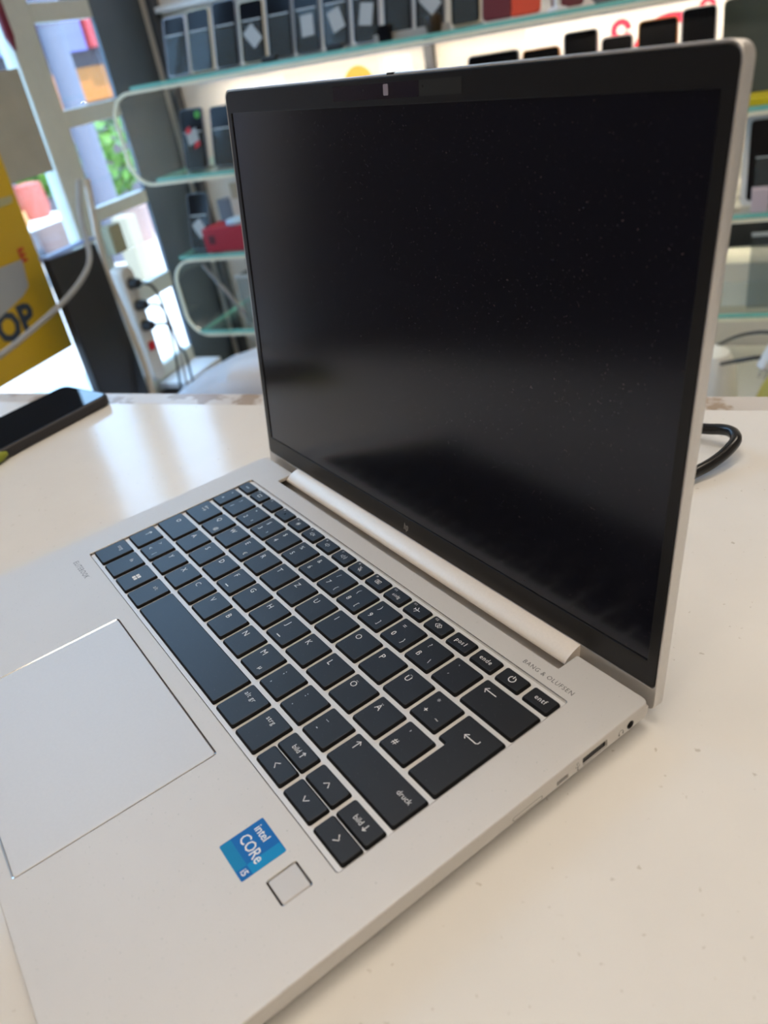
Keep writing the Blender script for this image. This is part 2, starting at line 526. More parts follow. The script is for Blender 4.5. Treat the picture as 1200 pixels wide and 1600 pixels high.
# icons printed at the ports
ico = MB()
def side_ribbon(mb, pts, w):
    k = MB(); k.ribbon(pts, w)
    mb.add([L(LW + .01, p[0], p[1]) for p in k.v], k.f)
arc = [(211.2 + 1.25 * math.cos(t), -5.1 + 1.25 * math.sin(t)) for t in [math.radians(-30 + 240 * q / 14) for q in range(15)]]
side_ribbon(ico, arc, .28)
side_ribbon(ico, [(210.1, -5.0), (210.1, -6.2)], .75); side_ribbon(ico, [(212.3, -5.0), (212.3, -6.2)], .75)
side_ribbon(ico, [(187.6, -3.2), (187.6, -6.4)], .25); side_ribbon(ico, [(187.6, -5.6), (188.6, -4.9), (188.6, -4.0)], .22)
side_ribbon(ico, [(187.6, -5.2), (186.6, -4.6), (186.6, -3.9)], .22); side_ribbon(ico, [(187.2, -6.3), (188.0, -6.3)], .8)
side_ribbon(ico, [(186.9, -3.2), (187.6, -2.6), (188.3, -3.2)], .22)
ico.build('port_icon', mat('icon_grey', (.16, .155, .15), .5), LP)

# ---- keys
U0, P = 21.65, 18.82
def ux(u): return U0 + u * P
RY = {'b': (97.2, 118.6), 'y': (118.6, 137.3), 'a': (137.3, 156.0), 'q': (156.0, 174.7), 'n': (174.7, 193.1), 'f': (193.1, 203.9)}
ZB, ZT = -1.3, .3
KM = {}
def key_mesh(corners, name='key'):
    k = tuple((round(a, 2), round(b, 2)) for a, b in corners)
    if k in KM: return KM[k]
    mb = MB()
    def lp(d, r, z): return [(x * mm, y * mm, z * mm) for x, y in rounded(inset(corners, d), r, 4)]
    mb.loft([lp(1.12, 1.1, ZB), lp(1.16, 1.1, ZB + .5), lp(1.5, 1.05, ZT - .3), lp(1.72, 1.0, ZT - .05), lp(1.86, .9, ZT)])
    KM[k] = mb.build(name, KEY, mesh_only=True)
    me_ = KM[k]
    me_.materials.append(KEYSIDE)
    nk = max(len(p.vertices) for p in me_.polygons)
    for p in me_.polygons:
        if p.index < 3 * nk or p.normal.z < -.5: p.material_index = 1
    me_.polygons.foreach_set('use_smooth', [len(p.vertices) < 7 for p in me_.polygons])
    me_.set_sharp_from_angle(angle=math.radians(30))
    return me_

def key(x0, x1, y0, y1, legend=None, corners=None):
    cx, cy = (x0 + x1) / 2, (y0 + y1) / 2
    cs = rect(x0 - cx, x1 - cx, y0 - cy, y1 - cy) if corners is None else [(a - cx, b - cy) for a, b in corners]
    o = obj('key', key_mesh(cs), LP, (L(cx, cy)[0], L(cx, cy)[1], 14.5 * mm))
    if legend:
        mb = MB()
        legend(mb, (x1 - x0), (y1 - y0))
        if mb.v:
            mb.v = [(a * mm, b * mm, (ZT + .025 + c) * mm) for a, b, c in mb.v]
            mb.build('key_legend', KEYW, o)
    return o
BW = .42   # stroke width of drawn legends
LS = 4.4   # letter size
def letter(ch, extra=None, bump=False):
    def f(mb, w, h):
        put_text(mb, ch, LS, -w / 2 + 5.6, 2.6)
        if extra: put_text(mb, extra, LS * .8, w / 2 - 5.4, -3.4)
        if bump: mb.ribbon([(-1.6, -5.2), (1.6, -5.2)], .5, .12)
    return f
def multi(top, bot, third=None):
    def f(mb, w, h):
        put_text(mb, top, LS * .86, -w / 2 + 6.0, 3.4)
        put_text(mb, bot, LS * .92, -w / 2 + 6.0, -3.0)
        if third: put_text(mb, third, LS * .82, w / 2 - 5.4, -3.2)
    return f
def word(s, size=3.3, x=None, y=0., align='CENTER'):
    def f(mb, w, h):
        put_text(mb, s, size, x if x is not None else 0, y, align=align, spacing=1.12)
    return f
def arrow_pts(mb, x, y, dx, dy, ln, hd=1.4):
    d = Vector((dx, dy)); n = Vector((-dy, dx))
    a = Vector((x, y)) - d * ln / 2; b = Vector((x, y)) + d * ln / 2
    mb.ribbon([a, b], BW)
    mb.ribbon([b - d * hd + n * hd, b, b - d * hd - n * hd], BW)
def strokes(*pls, w=BW):
    def f(mb, ww, h):
        for pl in pls: mb.ribbon(pl, w)
    return f
def both(*fs):
    def f(mb, w, h):
        for g in fs: g(mb, w, h)
    return f
def circle(r, x=0., y=0., a0=0, a1=360, n=20): return [(x + r * math.cos(math.radians(a0 + (a1 - a0) * q / n)), y + r * math.sin(math.radians(a0 + (a1 - a0) * q / n))) for q in range(n + 1)]

def row(r, u, items):
    y0, y1 = RY[r]
    for wd, lg in items:
        key(ux(u), ux(u + wd), y0, y1, lg)
        u += wd
    return u
nums = [('!', '1', None), ('"', '2', '²'), ('§', '3', '³'), ('$', '4', None), ('%', '5', None), ('&', '6', None), ('/', '7', '{'), ('(', '8', '['), (')', '9', ']'), ('=', '0', '}'), ('?', 'ß', '\\'), ('`', '´', None)]
u = row('n', 0, [(.75, multi('°', '^'))] + [(1, multi(*n)) for n in nums])
row('n', u, [(1.75, lambda mb, w, h: arrow_pts(mb, -w / 2 + 8.2, 3.2, -1, 0, 6.5))])
u = row('q', 0, [(1.25, lambda mb, w, h: (arrow_pts(mb, -2.5, 3.6, -1, 0, 4.5, 1.1), arrow_pts(mb, -2.5, 1.2, 1, 0, 4.5, 1.1)))] + [(1, letter(c, {'Q': '@', 'E': '€'}.get(c))) for c in 'QWERTZUIOPÜ'] + [(1, multi('*', '+', '~'))])
u = row('a', 0, [(1.5, strokes(circle(1.2, -5, 3.2)))] + [(1, letter(c, None, c in 'FJ')) for c in 'ASDFGHJKLÖÄ'] + [(1, multi("'", '#'))])
# enter: tall key with a step on its left
ec = [(ux(13.5), RY['a'][0]), (ux(14.5), RY['a'][0]), (ux(14.5), RY['q'][1]), (ux(13.25), RY['q'][1]), (ux(13.25), RY['q'][0]), (ux(13.5), RY['q'][0])]
def ent(mb, w, h):
    mb.ribbon([(3.2, 16.4 - 5.2), (3.2, 9.9), (2.5, 9.3), (-3.6, 9.3)], BW)
    mb.ribbon([(-2.3, 10.6), (-3.8, 9.3), (-2.3, 8.0)], BW)
key(ux(13.25), ux(14.5), RY['a'][0], RY['q'][1], ent, ec)
row('y', 0, [(1, lambda mb, w, h: arrow_pts(mb, -1.5, 2.6, 0, 1, 4.2, 1.3)), (1, multi('>', '<', '|'))] + [(1, letter(c, 'µ' if c == 'M' else None)) for c in 'YXCVBNM'] + [(1, multi(';', ',')), (1, multi(':', '.')), (1, multi('_', '-'))] +
    [(2.5, lambda mb, w, h: (arrow_pts(mb, -w / 2 + 6.2, 3.6, 0, 1, 4.2, 1.3), put_text(mb, 'druck', 3.3, w / 2 - 8.6, 2.6)))])
def winlogo(mb, w, h):
    for a in (-1, 1):
        for b in (-1, 1): mb.ribbon([(a * 1.15 - .95, b * 1.15 + .4), (a * 1.15 + .95, b * 1.15 + .4)], 1.9)
row('b', 0, [(1, word('strg', 3.3, 0, 4.4)), (1, word('fn', 3.3, 0, 4.4)), (1, winlogo), (1, word('alt', 3.3, 0, 4.4)), (5, None), (1, word('alt gr', 3.3, -1.6, 4.6)), (1, word('strg', 3.3, -1.6, 4.6))])
ym = 107.9
aw = 3.5 / 3
for i, (tp, bt) in enumerate((('bild↑', '<'), ('^', 'v'), ('bild↓', '>'))):
    x0, x1 = ux(11 + i * aw), ux(11 + (i + 1) * aw)
    if i == 1:
        key(x0, x1, ym - .9, RY['b'][1], strokes([(-1.5, -.9), (0, .9), (1.5, -.9)]))
        key(x0, x1, RY['b'][0], ym + .9, strokes([(-1.5, .9), (0, -.9), (1.5, .9)]))
    else:
        s = -1 if i == 0 else 1
        def pg(mb, w, h, s=s):
            put_text(mb, 'bild', 3.3, -1.2, 0)
            arrow_pts(mb, 3.3, .1, 0, -s, 2.9, .9)
        key(x0, x1, ym - .9, RY['b'][1], pg)
        key(x0, x1, RY['b'][0], ym + .9, strokes([(-s * .8, 1.5), (s * 1.0, 0), (-s * .8, -1.5)]))
fw = 14.5 / 17
def fn(n, *g):
    def f(mb, w, h):
        put_text(mb, 'f%d' % n, 1.7, -w / 2 + 4.2, 2.3)
        for q in g: q(mb, w, h)
    return f
cam_i = strokes([(-1.5, -.9), (1.5, -.9), (1.5, 1.), (-1.5, 1.), (-1.5, -.9)], w=.4)
spk = strokes([(-1.8, .5), (-1.0, .5), (0, 1.4), (0, -1.4), (-1.0, -.5), (-1.8, -.5), (-1.8, .5)], w=.3)
mic = strokes([(0, -.3), (0, 1.5)], circle(1.1, 0, .1, 180, 360, 10), [(0, -1.0), (0, -1.7)], [(-1.6, 1.6), (1.6, -1.6)], w=.34)
kb_i = strokes([(-1.7, -1), (1.7, -1), (1.7, 1), (-1.7, 1), (-1.7, -1)], [(-1, .3), (1, .3)], [(-1, -.3), (1, -.3)], w=.28)
plane = strokes([(-1.9, 0), (1.9, 0)], [(-.6, 1.7), (.4, 0), (-.6, -1.7)], [(-1.9, .7), (-1.4, 0), (-1.9, -.7)], w=.4)
diam = strokes([(-2, 0), (-.6, 1.3), (.8, 0), (-.6, -1.3), (-2, 0)], [(-.6, 0), (.7, 1.3), (2, 0), (.7, -1.3), (-.6, 0)], w=.34)
sunm = strokes(circle(.35, n=8), circle(.35, n=8), w=.6)
sunp = strokes([(-1.6, 0), (1.6, 0)], [(0, 1.6), (0, -1.6)], [(-1.1, 1.1), (1.1, -1.1)], [(-1.1, -1.1), (1.1, 1.1)], w=.28)
mute = both(spk, strokes([(.7, .7), (1.9, -.7)], [(.7, -.7), (1.9, .7)], w=.3))
voldn = both(spk, strokes(circle(1.2, 0, 0, -40, 40, 6), w=.3))
volup = both(spk, strokes(circle(1.2, 0, 0, -40, 40, 6), circle(2.1, 0, 0, -45, 45, 6), w=.3))
powr = strokes(circle(1.55, 0, -.1, 120, 420, 18), [(0, .3), (0, 1.9)], w=.45)
fl = [word('esc', 2.6), fn(1, cam_i), fn(2), fn(3, sunm), fn(4, sunp), fn(5, mute), fn(6, voldn), fn(7, volup), fn(8, mic), fn(9, kb_i), fn(10, word('einfg', 2.6, 0, -.5)), fn(11, plane), fn(12, diam), word('pos1', 3.3), word('ende', 3.3), powr, word('entf', 3.3)]
row('f', 0, [(fw, l) for l in fl])

# ---- deck prints
PRINT = mat('dark_grey_print', (.11, .105, .10), .45, .3)
mb = MB(); put_text(mb, 'ELITEBOOK', 4.3, 0, 0, 0, 'LEFT', 1.22, sx=.86)
mb.v = [L(23.2 + a, 87.0 + b, .02) for a, b, c in mb.v]
mb.build('model_engraving', PRINT, LP)
mb = MB(); put_text(mb, 'BANG & OLUFSEN', 3.1, 0, 0, 0, 'LEFT', 1.12, sx=.92)
wmax = max(p[0] for p in mb.v)
mb.v = [L(265.6 + a * 27.6 / wmax, 209.6 + b, .02) for a, b, c in mb.v]
mb.build('speaker_engraving', PRINT, LP)

# ---- processor sticker
sx0, sx1, sy0, sy1 = 257.2, 275.2, 69.4, 87.3
st = MB().loft([lo(rrect(sx0, sx1, sy0, sy1, .7, 3), .02), lo(rrect(sx0, sx1, sy0, sy1, .7, 3), .10)]).build('processor_sticker', mat('sticker_blue', (.0, .14, .48), .32), LP)
st['label'] = 'blue square sticker with white lettering'
def flat(name, x0, x1, y0, y1, z, m): return MB().add([L(x0, y0, z), L(x1, y0, z), L(x1, y1, z), L(x0, y1, z)], [(0, 1, 2, 3)]).build(name, m, st)
flat('sticker_field', sx0 + .3, sx1 - 4.7, sy0 + .05, sy0 + 4.5, .108, mat('sticker_teal', (.0, .23, .50), .32))
flat('sticker_field', sx1 - 4.7, sx1 - .05, sy0 + 4.5, sy1 - .3, .108, mat('sticker_cyan', (.0, .27, .60), .32))
mb = MB()
put_text(mb, 'intel', 4.6, sx0 + 2.0, sy1 - 3.4, 0, 'LEFT', .95, .045)
put_text(mb, 'CORe', 6.2, sx0 + 1.9, sy0 + 8.6, 0, 'LEFT', .95, .04, sx=.86)
put_text(mb, 'i5', 3.6, sx1 - 3.9, sy0 + 2.3, 0, 'LEFT', 1., .05)
mb.v = [L(a, b, .125) for a, b, c in mb.v]
mb.build('sticker_print', mat('print_white', (.85, .87, .9), .4), st)

# ---- hinge cover (curved barrel between deck and lid)
prof = [(232.4, 2.4), (230.5, 2.25), (228.5, 1.85), (226.5, 1.25), (224.8, .55), (223.3, -.25), (222.2, -1.0), (221.5, -1.75), (221.4, -2.3), (222.2, -2.9), (225, -3.6), (232.4, -3.6)]
hx0, hx1 = 38.6, 277.6
n = len(prof)
mb = MB()
mb.v = [L(hx0, y, z) for y, z in prof] + [L(hx1, y, z) for y, z in prof]
mb.f = [(i, (i + 1) % n, n + (i + 1) % n, n + i) for i in range(n)] + [tuple(reversed(range(n))), tuple(range(n, 2 * n))]
hc = mb.build('hinge_cover', mat('satin_hinge_aluminium', (.90, .82, .73), .36, .25, var=.05, vscale=900), LP, smooth=True)

# ---- lid
YG = 230.84
lid_rot = math.pi - math.radians(97.6986)
lid = bpy.data.objects.new('lid', None)
HWID = 157.95
lm = plate_mesh(rounded(rect(-HWID, HWID, -7.6, 219.0), [3.2, 3.2, 5.5, 5.5], 6), [rounded(rect(-157.0, 157.0, 2.6, 218.0), [2.4, 2.4, 4.8, 4.8], 6)], -5.3, .05, .3, ALU_D, mm)
lid = obj('lid', lm, LP, L(157.8, YG, 0), (lid_rot, 0, 0))
obj('back_panel', plate_mesh(rounded(rect(-HWID + .6, HWID - .6, -7, 218.4), [3.2, 3.2, 5.5, 5.5], 6), [], -5.25, -3.2, .3, ALU_D, mm), lid)
bz = plate_mesh(rounded(rect(-156.75, 156.75, 2.85, 217.75), [2.4, 2.4, 4.8, 4.8], 6), [rrect(-152.5, 152.5, 13.9, 207.4, .4, 2)], -.9, .12, .1, BLACK, mm)
obj('bezel', bz, lid)
MB().box(-153.2 * mm, 153.2 * mm, 13.2 * mm, 208.1 * mm, -.9 * mm, -.42 * mm).build('screen', SCREEN, lid)['label'] = 'switched off dark matte screen with dust specks'
CAMB = mat('camera_window', (.014, .010, .018), .25)
MB().loft([[(x * mm, y * mm, z * mm) for x, y in rrect(-45, 18.6, 209.9, 215.7, .7, 3)] for z in (.1, .16)]).build('camera_strip', CAMB, lid)
MB().loft([[(x * mm, y * mm, z * mm) for x, y in rrect(18.8, 44.6, 210.0, 215.6, .3, 2)] for z in (.1, .2)]).build('shutter_plate', mat('shutter_grey', (.024, .025, .024), .35), lid)
MB().loft([[(x * mm, y * mm, z * mm) for x, y in rrect(-5.2, -2.0, 211.0, 215.2, .6, 3)] for z in (.1, .45)]).build('shutter_slider', mat('slider_lilac', (.30, .27, .33), .4), lid)
for x in (-20.5, 21.2): MB().lathe([(.55 * mm, .1 * mm), (.5 * mm, .24 * mm)], 12, (x * mm, 213.4 * mm, 0)).build('microphone_hole', DARK, lid)
MB().box(-2.4 * mm, 2.4 * mm, 218.4 * mm, 219.2 * mm, -.6 * mm, .35 * mm).build('lid_bumper', RUBBER, lid)
# four slanted bars of the round-cornered logo
mb = MB()
def bar(x, y0, y1): mb.add([(x + (y0) * .22 - .22, y0, 0), (x + y0 * .22 + .22, y0, 0), (x + y1 * .22 + .22, y1, 0), (x + y1 * .22 - .22, y1, 0)], [(0, 1, 2, 3)])
bar(-1.5, -1.4, 2.6); bar(-.45, -1.4, 1.2); bar(.45, -2.6, 1.4); bar(1.5, -1.2, 1.4)
mb.ribbon([(-1.25, 1.3), (-.35, 1.3)], .4); mb.ribbon([(.75, 1.4), (1.75, 1.4)], .4); mb.ribbon([(.45, -1.3), (1.2, -1.3)], .4)
mb.v = [((a - 2.4) * mm, (b + 7.6) * mm, .14 * mm) for a, b, c in mb.v]
mb.build('logo', mat('logo_silver', (.5, .48, .46), .3, .6), lid)

# ------------------------------------------------------------------ things on the counter
# phone lying at the left
ph_a = math.atan2(.116, .030)
tel = empty('smartphone', 'black smartphone in dark bumper lying at the back edge of the counter', 'phone', W3(-.340, .228, 0), (0, 0, ph_a - math.pi / 2))
def slab(name, w, h, z0, z1, r, m, parent, e=.0012):
    c = rect(-w / 2, w / 2, -h / 2, h / 2)
    def q(d, z): return [(x, y, z) for x, y in rounded(inset(c, d), r, 5)]
    return MB().loft([q(e, z0), q(0, z0 + e), q(0, z1 - e), q(e, z1)]).build(name, m, parent, smooth=True)
slab('bumper', .070, .150, .0005, .0095, .009, mat('bumper_black', (.02, .018, .02), .4), tel)
slab('screen', .0655, .1455, .009, .0099, .007, mat('phone_screen_gloss', (.006, .008, .012), .03, spec=.6), tel, .0003)
gp = MB()
gp.tube([(.0345, -.0745, .0045), (.0356, -.06, .0045), (.0356, -.048, .0048), (.0352, -.038, .0052), (.0345, -.032, .005)], [.0042, .0046, .0046, .0042, .002], 10)
gp.build('side_grip', mat('olive_green_rubber', (.24, .27, .02), .5), tel, smooth=True)['label'] = 'olive green strip on the phone side'
# charging cable looping out behind the lid
cb = MB()
cp = [(.02, .17, .006), (.07, .235, .006), (.13, .262, .005), (.175, .2605, .006), (.205, .247, .009), (.2165, .2425, .011), (.2225, .237, .012), (.2245, .2295, .0115), (.222, .2225, .010), (.216, .2135, .0075), (.207, .2035, .0055), (.19, .187, .0045), (.165, .172, .004), (.13, .166, .004)]
def smooth_path(pts, k=6):
    pts = [Vector(p) for p in pts]; out = []
    for i in range(len(pts) - 1):
        p0, p1, p2, p3 = pts[max(i - 1, 0)], pts[i], pts[i + 1], pts[min(i + 2, len(pts) - 1)]
        for q in range(k):
            t = q / k
            out.append(.5 * ((2 * p1) + (p2 - p0) * t + (2 * p0 - 5 * p1 + 4 * p2 - p3) * t * t + (3 * p1 - p0 - 3 * p2 + p3) * t ** 3))
    return out + [pts[-1]]
cb.tube([p + Vector((0, 0, T)) for p in smooth_path(cp)], .0034, 12)
tag(cb.build('charging_cable', mat('glossy_black_cable', (.012, .012, .013), .22), smooth=True), 'glossy black cable looping on the counter behind the laptop lid', 'cable')

# ------------------------------------------------------------------ glass shelving
SX0, SX1, SY0, SY1 = -1.30, .95, 1.80, 2.12
shelf_z = [.1985, -.0365, -.2575, -.4905]
shelf_l = ['top glass shelf with teal edge under the row of phones', 'glass shelf with teal edge level with the counter top', 'glass shelf with teal edge carrying the red box', 'lowest glass shelf with bright teal edge above the white bag']
for z, lb in zip(shelf_z, shelf_l):
    e = empty('glass_shelf', lb, 'shelf', W3(SX0, SY0, z), group='glass shelves')
    MB().box(0, SX1 - SX0, .004, SY1 - SY0, 0, .009).build('glass_panel', SHELF, e)
    MB().box(0, SX1 - SX0, 0, .004, 0, .009).build('front_edge', TEAL, e)
    MB().box(-.004, 0, 0, SY1 - SY0, 0, .009).build('side_edge', TEAL, e)
def cshape(name, label, xl, zt, zb, rad, th=.008):
    e = empty(name, label, 'shelf', W3(0, SY0, 0))
    def prof(d):
        pts = [(SX1, zt - d)]
        r = rad - d
        for q in range(13):
            t = math.radians(90 + 90 * q / 12); pts.append((xl + rad + r * math.cos(t), zt - rad + r * math.sin(t)))
        for q in range(13):
            t = math.radians(180 + 90 * q / 12); pts.append((xl + rad + r * math.cos(t), zb + rad + r * math.sin(t)))
        pts.append((SX1, zb + d))
        return pts
    a, b = prof(0), prof(th)
    n = len(a)
    for nm, y0, y1, m in (('front_edge', 0, .006, GLOW_EDGE), ('bent_panel', .006, SY1 - SY0 - .02, SHELF)):
        k = MB()
        k.v = [(x, y0, z) for x, z in a] + [(x, y0, z) for x, z in b] + [(x, y1, z) for x, z in a] + [(x, y1, z) for x, z in b]
        for i in range(n - 1):
            k.f += [(i, n + i, n + i + 1, i + 1), (2 * n + i, 2 * n + i + 1, 3 * n + i + 1, 3 * n + i), (i, i + 1, 2 * n + i + 1, 2 * n + i), (n + i, 3 * n + i, 3 * n + i + 1, n + i + 1)]
        k.build(nm, m, e, smooth=True)
    return e
cshape('bent_glass_tray', 'bent glass tray with pale edge rounding down from the top shelf', -1.388, .197, -.046, .072)
cshape('bent_glass_tray', 'bent glass tray with pale edge at the lowest glass shelf', -1.345, -.2595, -.5005, .075)
# uprights that carry the shelves at the back
for x, lb in ((-1.395, 'dark grey metal upright in the corner behind the glass shelves'), (-.56, 'dark grey metal upright behind the middle of the glass shelves')):
    tag(MB().box(x - .011, x + .011, SY1 + .002, YB - .002, .0, 2.1).build('shelf_upright', mat('dark_upright', (.05, .055, .065), .5), bevel=.002), lb, 'upright')
tag(MB().box(-1.38, SX1, SY1 + .003, YB - .001, T + .373, T + .388).build('wall_rail', WHITE, bevel=.002), 'white rail along the wall above the top glass shelf', 'rail')
for z_, lb in ((.186, 'added lit strip under the top glass shelf'), (-.2705, 'added lit strip under the shelf of the red box')):
    ls_ = empty('added_strip', lb, 'light strip', W3(0, 2.06, z_))  # light strip added to brighten the wall and goods behind the shelves
    MB().box(-1.25, SX1 - .02, 0, .012, -.003, .002).box(-1.25, SX1 - .02, -.003, 0, -.008, .002).build('profile', P_SILVER, ls_)
    MB().box(-1.25, SX1 - .02, .002, .010, -.005, -.0032).build('diffuser', mat('added_strip_light', (1, .86, .68), .5, emit=ADDED_LED), ls_)

ORD = ['first', 'second', 'third', 'fourth', 'fifth', 'sixth', 'seventh', 'eighth', 'ninth', 'tenth', 'eleventh', 'twelfth']
def phone(x, z, w=.072, h=.148, y=1.86, lean=17, frame=P_SILVER, rotz=0., label=None, stand=True, sh=.095, group='phones on display', back=P_BLACK, th=.0085, price=None, bez=.0025):
    """x is the phone's right edge, z the shelf top, leaning back towards +y"""
    e = empty('display_phone', label, 'phone', W3(x - w / 2, y, z), (0, 0, rotz), group)
    M = Matrix.Rotation(math.radians(90 - lean), 4, 'X')
    key_ = (w, h, th, lean)
    c = rect(-w / 2, w / 2, 0, h)
    def q(d, zz): return [M @ Vector((a, b, zz)) for a, b in rounded(inset(c, d), .011, 4)]
    lift = Vector((0, 0, .004))
    def ql(d, zz): return [p + lift for p in q(d, zz)]
    MB().loft([ql(.001, -th), ql(0, -th + .001), ql(0, -.001), ql(.001, 0)]).build('frame', frame, e, smooth=True)
    def q2(d, zz): return [M @ Vector((a, b, zz)) + lift for a, b in rounded(inset(c, d), .009, 4)]
    MB().loft([q2(bez, .0), q2(bez + .0003, .0008)]).build('screen', back, e)
    if stand:
        s = empty('phone_stand', 'clear stand holding the ' + label.replace('black ', '', 1).replace(' in a clear stand', '').replace(' in clear holder', '').replace(' glass shelf', ' shelf').replace('standing ', '').replace(' with green dot and red trimmed label', ' with green dot'), 'stand', W3(x - w / 2, y, z), (0, 0, rotz), 'acrylic phone stands')
        a = MB()
        sw = w * .36
        for (y0_, y1_, z0_, z1_) in ((0.002, sh, .0035, .0055), (0.0, sh * .8, -.016, -.0135)):
            vs = [M @ Vector((xx, yy, zz)) + lift for zz in (z0_, z1_) for yy in (y0_, y1_) for xx in (-sw, w * .40)]
            a.add(vs, [(0, 2, 3, 1), (4, 5, 7, 6), (0, 1, 5, 4), (2, 6, 7, 3), (0, 4, 6, 2), (1, 3, 7, 5)])
        a.box(-sw, w * .40, -.012, .05, 0, .003)
        a.build('acrylic_sheet', ACRYL, s)
        b = MB()
        vs = [M @ Vector((xx, yy, zz)) + lift for zz in (.0034, .0058) for yy in (sh, sh + .0025) for xx in (-sw, w * .40)]
        b.add(vs, [(0, 2, 3, 1), (4, 5, 7, 6), (0, 1, 5, 4), (2, 6, 7, 3), (0, 4, 6, 2), (1, 3, 7, 5)])
        b.build('sheet_edge', ACRYL_EDGE, s)
        if price:
            k = MB()
            ca, sa = math.cos(price), math.sin(price)
            pts = [(-.017, -.024), (.017, -.024), (.017, .024), (-.017, .024)]
            vs = [M @ Vector((.004 + a_ * ca - b_ * sa, sh * .62 + a_ * sa + b_ * ca, zz)) + lift for zz in (.0062, .0068) for a_, b_ in pts]
            k.add(vs, [(3, 2, 1, 0), (4, 5, 6, 7), (0, 1, 5, 4), (1, 2, 6, 5), (2, 3, 7, 6), (3, 0, 4, 7)])
            k.build('price_label', LABELG, s)
    return e
z1 = shelf_z[0] + .009
xs = [-1.142, -1.066, -.985, -.905, -.825, -.748, -.668, -.588, -.505, -.425, -.338]
fr = [P_SILVER, P_GOLD, P_GREY, P_GOLD, P_GREY, P_GREY, P_GREY, P_SILVER, P_GREY, P_GREY, P_GOLD]
fn_ = {P_SILVER: 'silver', P_GOLD: 'gold', P_GREY: 'grey'}
for i, x in enumerate(xs):
    phone(x, z1, frame=fr[i], h=.148 + .006 * ((i * 7) % 3 - 1), label='black %s edged phone, %s from the window on the top glass shelf' % (fn_[fr[i]], ORD[i]), group='%s edged phones on the top shelf' % fn_[fr[i]], price=(None, None, None, .7, None, .05, .35, -.15, .0, .75, None)[i])
# cases and bright phones further right on the top shelf
for x, m, lb in ((-.262, DRED, 'phone in dark red case on the top glass shelf'), (-.200, ORED, 'phone in orange red case on the top glass shelf'), (-.105, DRED, 'phone in dark red case beside the white stand on the top shelf'),
                 (-.018, P_GREY, 'dark phone past the red cases on the top shelf'), (.068, P_GREY, 'dark phone near the right of the top shelf'), (.152, P_SILVER, 'silver edged phone past the dark ones on the top shelf'), (.24, P_GREY, 'dark phone at the far right of the top shelf')):
    phone(x, z1, frame=m, back=m if m in (DRED, ORED) else P_BLACK, label=lb, group='phones in cases on the top shelf', stand=m not in (DRED, ORED))
tag(MB().lathe([(.022, 0), (.022, .004), (.008, .009), (.007, .05), (.012, .09), (.012, .15), (.003, .155)], 20).build('display_stand', WHITE, None, W3(-.158, 1.835, z1), smooth=True), 'white round based stand between red phone cases on the top shelf', 'stand')
tag(MB().lathe([(.001, 0), (.016, .001), (.019, .012), (.019, .026), (.016, .036), (.001, .037)], 18).build('ring_holder', mat('dark_brown_plastic', (.03, .018, .006), .35), None, W3(-.437, 1.818, z1), smooth=True), 'dark brown round holder at the edge of the top shelf', 'holder')
tag(MB().box(-.016, .016, -.012, .012, 0, .034).build('black_cube', P_BLACK, None, W3(-.556, 1.816, z1), bevel=.003), 'small black cube at the edge of the top shelf', 'gadget')
for x, lb_ in ((-.872, 'small black clip in front of the gold edged fourth phone'), (-.69, 'small black clip in front of the grey edged sixth phone')):
    tag(MB().box(-.022, .022, -.006, .010, 0, .014).build('black_clip', RUBBER, None, W3(x, 1.812, z1), bevel=.004), lb_, 'clip', 'clips on the top shelf')
tag(MB().box(-.19, .0, -.004, .003, 0, .016).build('label_rail', mat('dusty_rail', (.40, .37, .34), .6), None, W3(-.40, 1.822, z1), bevel=.001), 'dusty beige label rail at the edge of the top shelf', 'rail')

# second shelf
z2 = shelf_z[1] + .009
e = phone(-1.160, z2, frame=P_GREY, h=.158, w=.078, label='dark phone with green dot and red trimmed label on the second glass shelf', group=None, lean=15)
M15 = Matrix.Rotation(math.radians(75), 4, 'X')
def decal(par, name, pts, m, zz=.0012):
    MB().add([M15 @ Vector((a, b, zz)) + Vector((0, 0, .004)) for a, b in pts], [tuple(range(len(pts)))]).build(name, m, par)
decal(e, 'green_dot', circle(.010, .022, .140, 0, 342, 19), GREENS)
decal(e, 'paper_label', [(-.012, .062), (.024, .072), (.016, .108), (-.018, .094)], LABELG, .0075)
decal(e, 'red_corner', [(-.016, .090), (.002, .096), (-.004, .112), (-.018, .104)], mat('red_tape', (.6, .02, .03), .5), .0085)
decal(e, 'red_corner', [(.006, .052), (.026, .060), (.024, .074), (.008, .068)], mat('red_tape', (.6, .02, .03), .5), .0085)
for i, x in enumerate((-1.062, -.975, -.89)):
    phone(x, z2, frame=P_GREY, w=.078, h=.155, label='dark grey edged phone, %s from the window on the second glass shelf' % ORD[i + 1], group='dark phones on the second shelf', price=.0)
tops = [(-.262, .125, P_GREY, .172), (-.166, .088, ORANGE, .166), (-.081, .077, P_SILVER, .188), (-.004, .070, P_SILVER, .166), (.090, .084, ORANGE, .186), (.168, .072, P_SILVER, .196)]
for i, (x, w, m, h) in enumerate(tops):
    phone(x, z2, frame=m, w=w, h=h, lean=12, stand=False, th=.014, label=['wide black tablet at the end of the second shelf row', 'black phone with orange edge standing behind the laptop lid', 'tall silver edged phone beside the first orange edged phone behind the lid', 'shorter silver edged phone beside the bright orange edged phone behind the lid', 'black phone with bright orange edge beside a taller silver edged one', 'tall black phone with silver edge beside the grey green tablet'][i], group='tall phones on the second shelf')
tb = phone(.36, z2, frame=mat('grey_green_case', (.07, .085, .075), .35), w=.180, h=.198, y=1.90, lean=12, stand=False, label='large grey green tablet standing at the right of the second shelf', group=None, back=mat('grey_green_back', (.055, .07, .062), .3))
